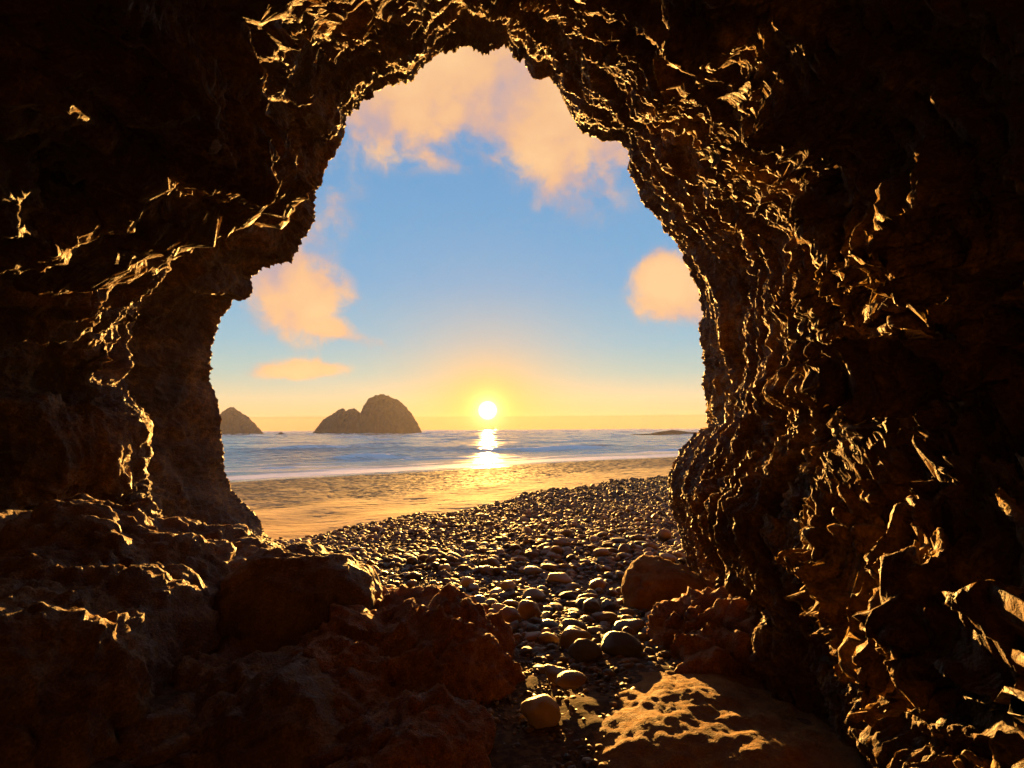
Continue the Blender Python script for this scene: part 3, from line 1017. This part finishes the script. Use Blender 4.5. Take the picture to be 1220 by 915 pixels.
def shingle():
    """the rest of the pebble bank: one object"""
    Vs, Fs = [], []
    base = 0
    shapes = {}
    for sub in (1, 2):
        for k in range(6):
            V, F = ICO[sub]
            P = V * (1 + 0.34 * perlin(V * 1.0 + k * 5.1 + sub))[:, None]
            rr_ = np.random.RandomState(k + 40)
            for _ in range(5):
                nn_ = rr_.normal(size=3); nn_ /= np.linalg.norm(nn_)
                dd_ = P @ nn_
                hg = 0.5 + 0.3 * rr_.rand()
                P = P - np.outer(np.where(dd_ > hg, (dd_ - hg) * 0.85, 0), nn_)
            shapes[(sub, k)] = (P, F)

    def batch(n, y0, y1, rmean, sub, xl, xr, zlift=0.5, spread=0.35, ypow=1.0):
        nonlocal base
        y = y0 + (y1 - y0) * rng.rand(n) ** ypow
        lo = np.interp(y, *xl); hi = np.interp(y, *xr)
        x = lo + (hi - lo) * rng.rand(n)
        keep = y < pebble_y(x) + rng.normal(size=n) * 0.25 + 0.15
        x, y = x[keep], y[keep]
        n = len(x)
        r = np.clip(rmean * np.exp(rng.normal(size=n) * spread), rmean * 0.4, rmean * 3.2)
        z = ground_z(x, y) + r * zlift * (0.4 + rng.rand(n))
        s = np.stack([r * (0.9 + 0.5 * rng.rand(n)), r * (0.8 + 0.3 * rng.rand(n)), r * (0.45 + 0.3 * rng.rand(n))], -1)
        az = rng.rand(n) * 6.283
        tx = rng.normal(size=n) * 0.3
        ks = rng.randint(0, 6, n)
        for k in range(6):
            m = ks == k
            P, F = shapes[(sub, k)]
            q = P[None] * s[m][:, None]
            c, s_ = np.cos(tx[m])[:, None], np.sin(tx[m])[:, None]
            q = np.stack([q[..., 0] * c + q[..., 2] * s_, q[..., 1], -q[..., 0] * s_ + q[..., 2] * c], -1)
            c, s_ = np.cos(az[m])[:, None], np.sin(az[m])[:, None]
            q = np.stack([q[..., 0] * c - q[..., 1] * s_, q[..., 0] * s_ + q[..., 1] * c, q[..., 2]], -1)
            q += np.stack([x[m], y[m], z[m]], -1)[:, None]
            nn2 = len(q)
            if not nn2: continue
            ff = F[None] + (np.arange(nn2) * len(P))[:, None, None] + base
            Vs.append(q.reshape(-1, 3)); Fs.append(ff.reshape(-1, 3))
            base += nn2 * len(P)
    XL = ([3, 5, 6, 7.5, 11, 16, 40], [-0.6, -1.2, -2.0, -3.4, -5.4, -9, -9])
    XR = ([3, 5, 6.5, 7.5, 8.5, 12, 20, 45], [1.1, 1.35, 2.0, 2.8, 4.6, 8, 13, 28])
    batch(3500, 2.4, 4.6, 0.010, 1, XL, XR, 0.3, 0.6)
    batch(5500, 4.0, 8.6, 0.020, 1, XL, XR, 0.3, 0.45)
    batch(2400, 4.4, 8.6, 0.031, 2, XL, XR, 0.3, 0.35)        # small ones between the big
    batch(1500, 8.0, 11.0, 0.050, 2, XL, XR, 0.7, 0.42)
    batch(11000, 8.0, 14, 0.031, 1, XL, XR, 0.6, 0.45)
    batch(1500, 9.0, 16, 0.055, 1, XL, XR, 0.6, 0.3)
    batch(15000, 13, 24, 0.036, 1, XL, XR, 0.6, 0.5)
    batch(16000, 22, 44, 0.046, 1, XL, XR, 0.6, 0.5)
    # strays on the sand beyond the edge
    me = mesh_from('shingle', np.concatenate(Vs), np.concatenate(Fs), M_SHINGLE)
    o = link('shingle', me)
    tag(o, 'bank of small dark pebbles running from the cave mouth to the sand', 'shingle', kind='stuff')


shingle()

# ------------------------------------------------------------------ sea stacks and reef
def stack(name, label, prof, dist, thick, seed, mat=M_STACK, rough=1.0):
    """prof: outline (u, v) left to right in the photograph; the rock is a body of revolution-like
    solid of that outline with its own depth"""
    pts = [at(u, v, dist) for u, v in prof]
    xs = np.array([p[0] for p in pts]); zs = np.array([p[2] for p in pts])
    nx, nt = 220, 120
    x = np.linspace(xs[0], xs[-1], nx)
    h = np.interp(x, xs, zs)
    k = np.exp(-np.linspace(-2, 2, 7) ** 2); k /= k.sum()
    h = np.convolve(np.pad(h, 3, mode='edge'), k, 'valid')
    h = np.maximum(h, 0.05)
    t = np.linspace(-1, 1, nt)
    wid = thick * (0.3 + 0.7 * np.sqrt(h / h.max()))
    wid[0] *= 0.2; wid[-1] *= 0.2
    X = np.repeat(x[:, None], nt, 1)
    Y = dist + t[None, :] * wid[:, None]
    Z = h[:, None] * (1 - np.abs(t[None, :]) ** 2.6) ** 0.7 - 0.8
    P = np.stack([X, Y, Z], -1)
    nrm = grid_normals(P)
    if nrm[nx // 2, nt // 2, 2] < 0: nrm = -nrm
    S = h.max()
    d = (fbm(P / S * 3 + seed, 5, 0.6) * 0.045 + (ridged(P / S * np.array([7, 7, 3]) + seed, 4) - 0.8) * 0.03) * S * rough
    P = P + nrm * d[..., None]
    me = mesh_from(name, P, grid_faces(nx, nt, nrm is not None), mat)
    o = link(name, me)
    tag(o, label, 'sea stack')
    return o


stack('sea_stack', 'large domed sea stack, tallest of the rocks offshore, left of the sun',
      [(428, 516), (432, 497), (436, 484), (441, 475), (449, 472), (456, 471), (465, 472), (473, 476), (481, 483), (489, 492), (495, 501), (499, 510), (501, 516)], 600, 26, 1.0)
stack('sea_stack', 'lower two-humped sea stack touching the left side of the large dome',
      [(377, 516), (380, 509), (385, 502), (392, 497), (399, 492), (405, 488), (409, 487), (412, 490), (416, 488), (421, 487), (427, 491), (433, 497), (440, 516)], 620, 22, 2.0)
stack('sea_stack', 'pointed conical sea stack at the far left beside the cave wall',
      [(232, 516), (245, 505), (256, 496), (264, 494), (271, 489), (277, 485), (283, 490), (292, 497), (300, 505), (307, 512), (312, 516)], 600, 24, 3.0)
o = stack('reef', 'low flat reef of dark rocks in the water at the right edge of the view',
          [(740, 519), (753, 516), (765, 515.5), (775, 515), (785, 513), (795, 511.5), (802, 510.5), (810, 511.5), (820, 513), (845, 514), (880, 514), (905, 519)], 320, 9, 5.0, rough=0.6)
o['category'] = 'reef'
o = stack('islet', 'tiny dark rock breaking the water between the conical and two-humped stacks',
          [(328, 516.5), (332, 515.6), (334, 514), (336, 514.3), (338, 515.8), (342, 516.5)], 560, 2.5, 6.0)
o['category'] = 'rock'

# ------------------------------------------------------------------ haze
def make_haze():
    x0, x1, y0, y1, z0, z1 = -1950, 1950, -60, 2400, -8, 48
    m = bpy.data.materials.new('haze')
    m.use_nodes = True
    nt = m.node_tree
    nt.nodes.clear()
    out = nt.nodes.new('ShaderNodeOutputMaterial')
    pv = nt.nodes.new('ShaderNodeVolumePrincipled')
    pv.inputs['Color'].default_value = (0.98, 0.90, 0.80, 1)
    pv.inputs['Density'].default_value = HAZE
    pv.inputs['Anisotropy'].default_value = 0.0
    nt.links.new(pv.outputs[0], out.inputs['Volume'])
    V = [(x, y, z) for x in (x0, x1) for y in (y0, y1) for z in (z0, z1)]
    F = [(0, 1, 3, 2), (4, 6, 7, 5), (0, 4, 5, 1), (2, 3, 7, 6), (0, 2, 6, 4), (1, 5, 7, 3)]
    me = mesh_from('haze', np.array(V), np.array(F), m, False)
    o = link('haze', me)
    tag(o, 'golden sea haze lying low over the water', 'haze', kind='stuff')


HAZE = 0.00018
make_haze()
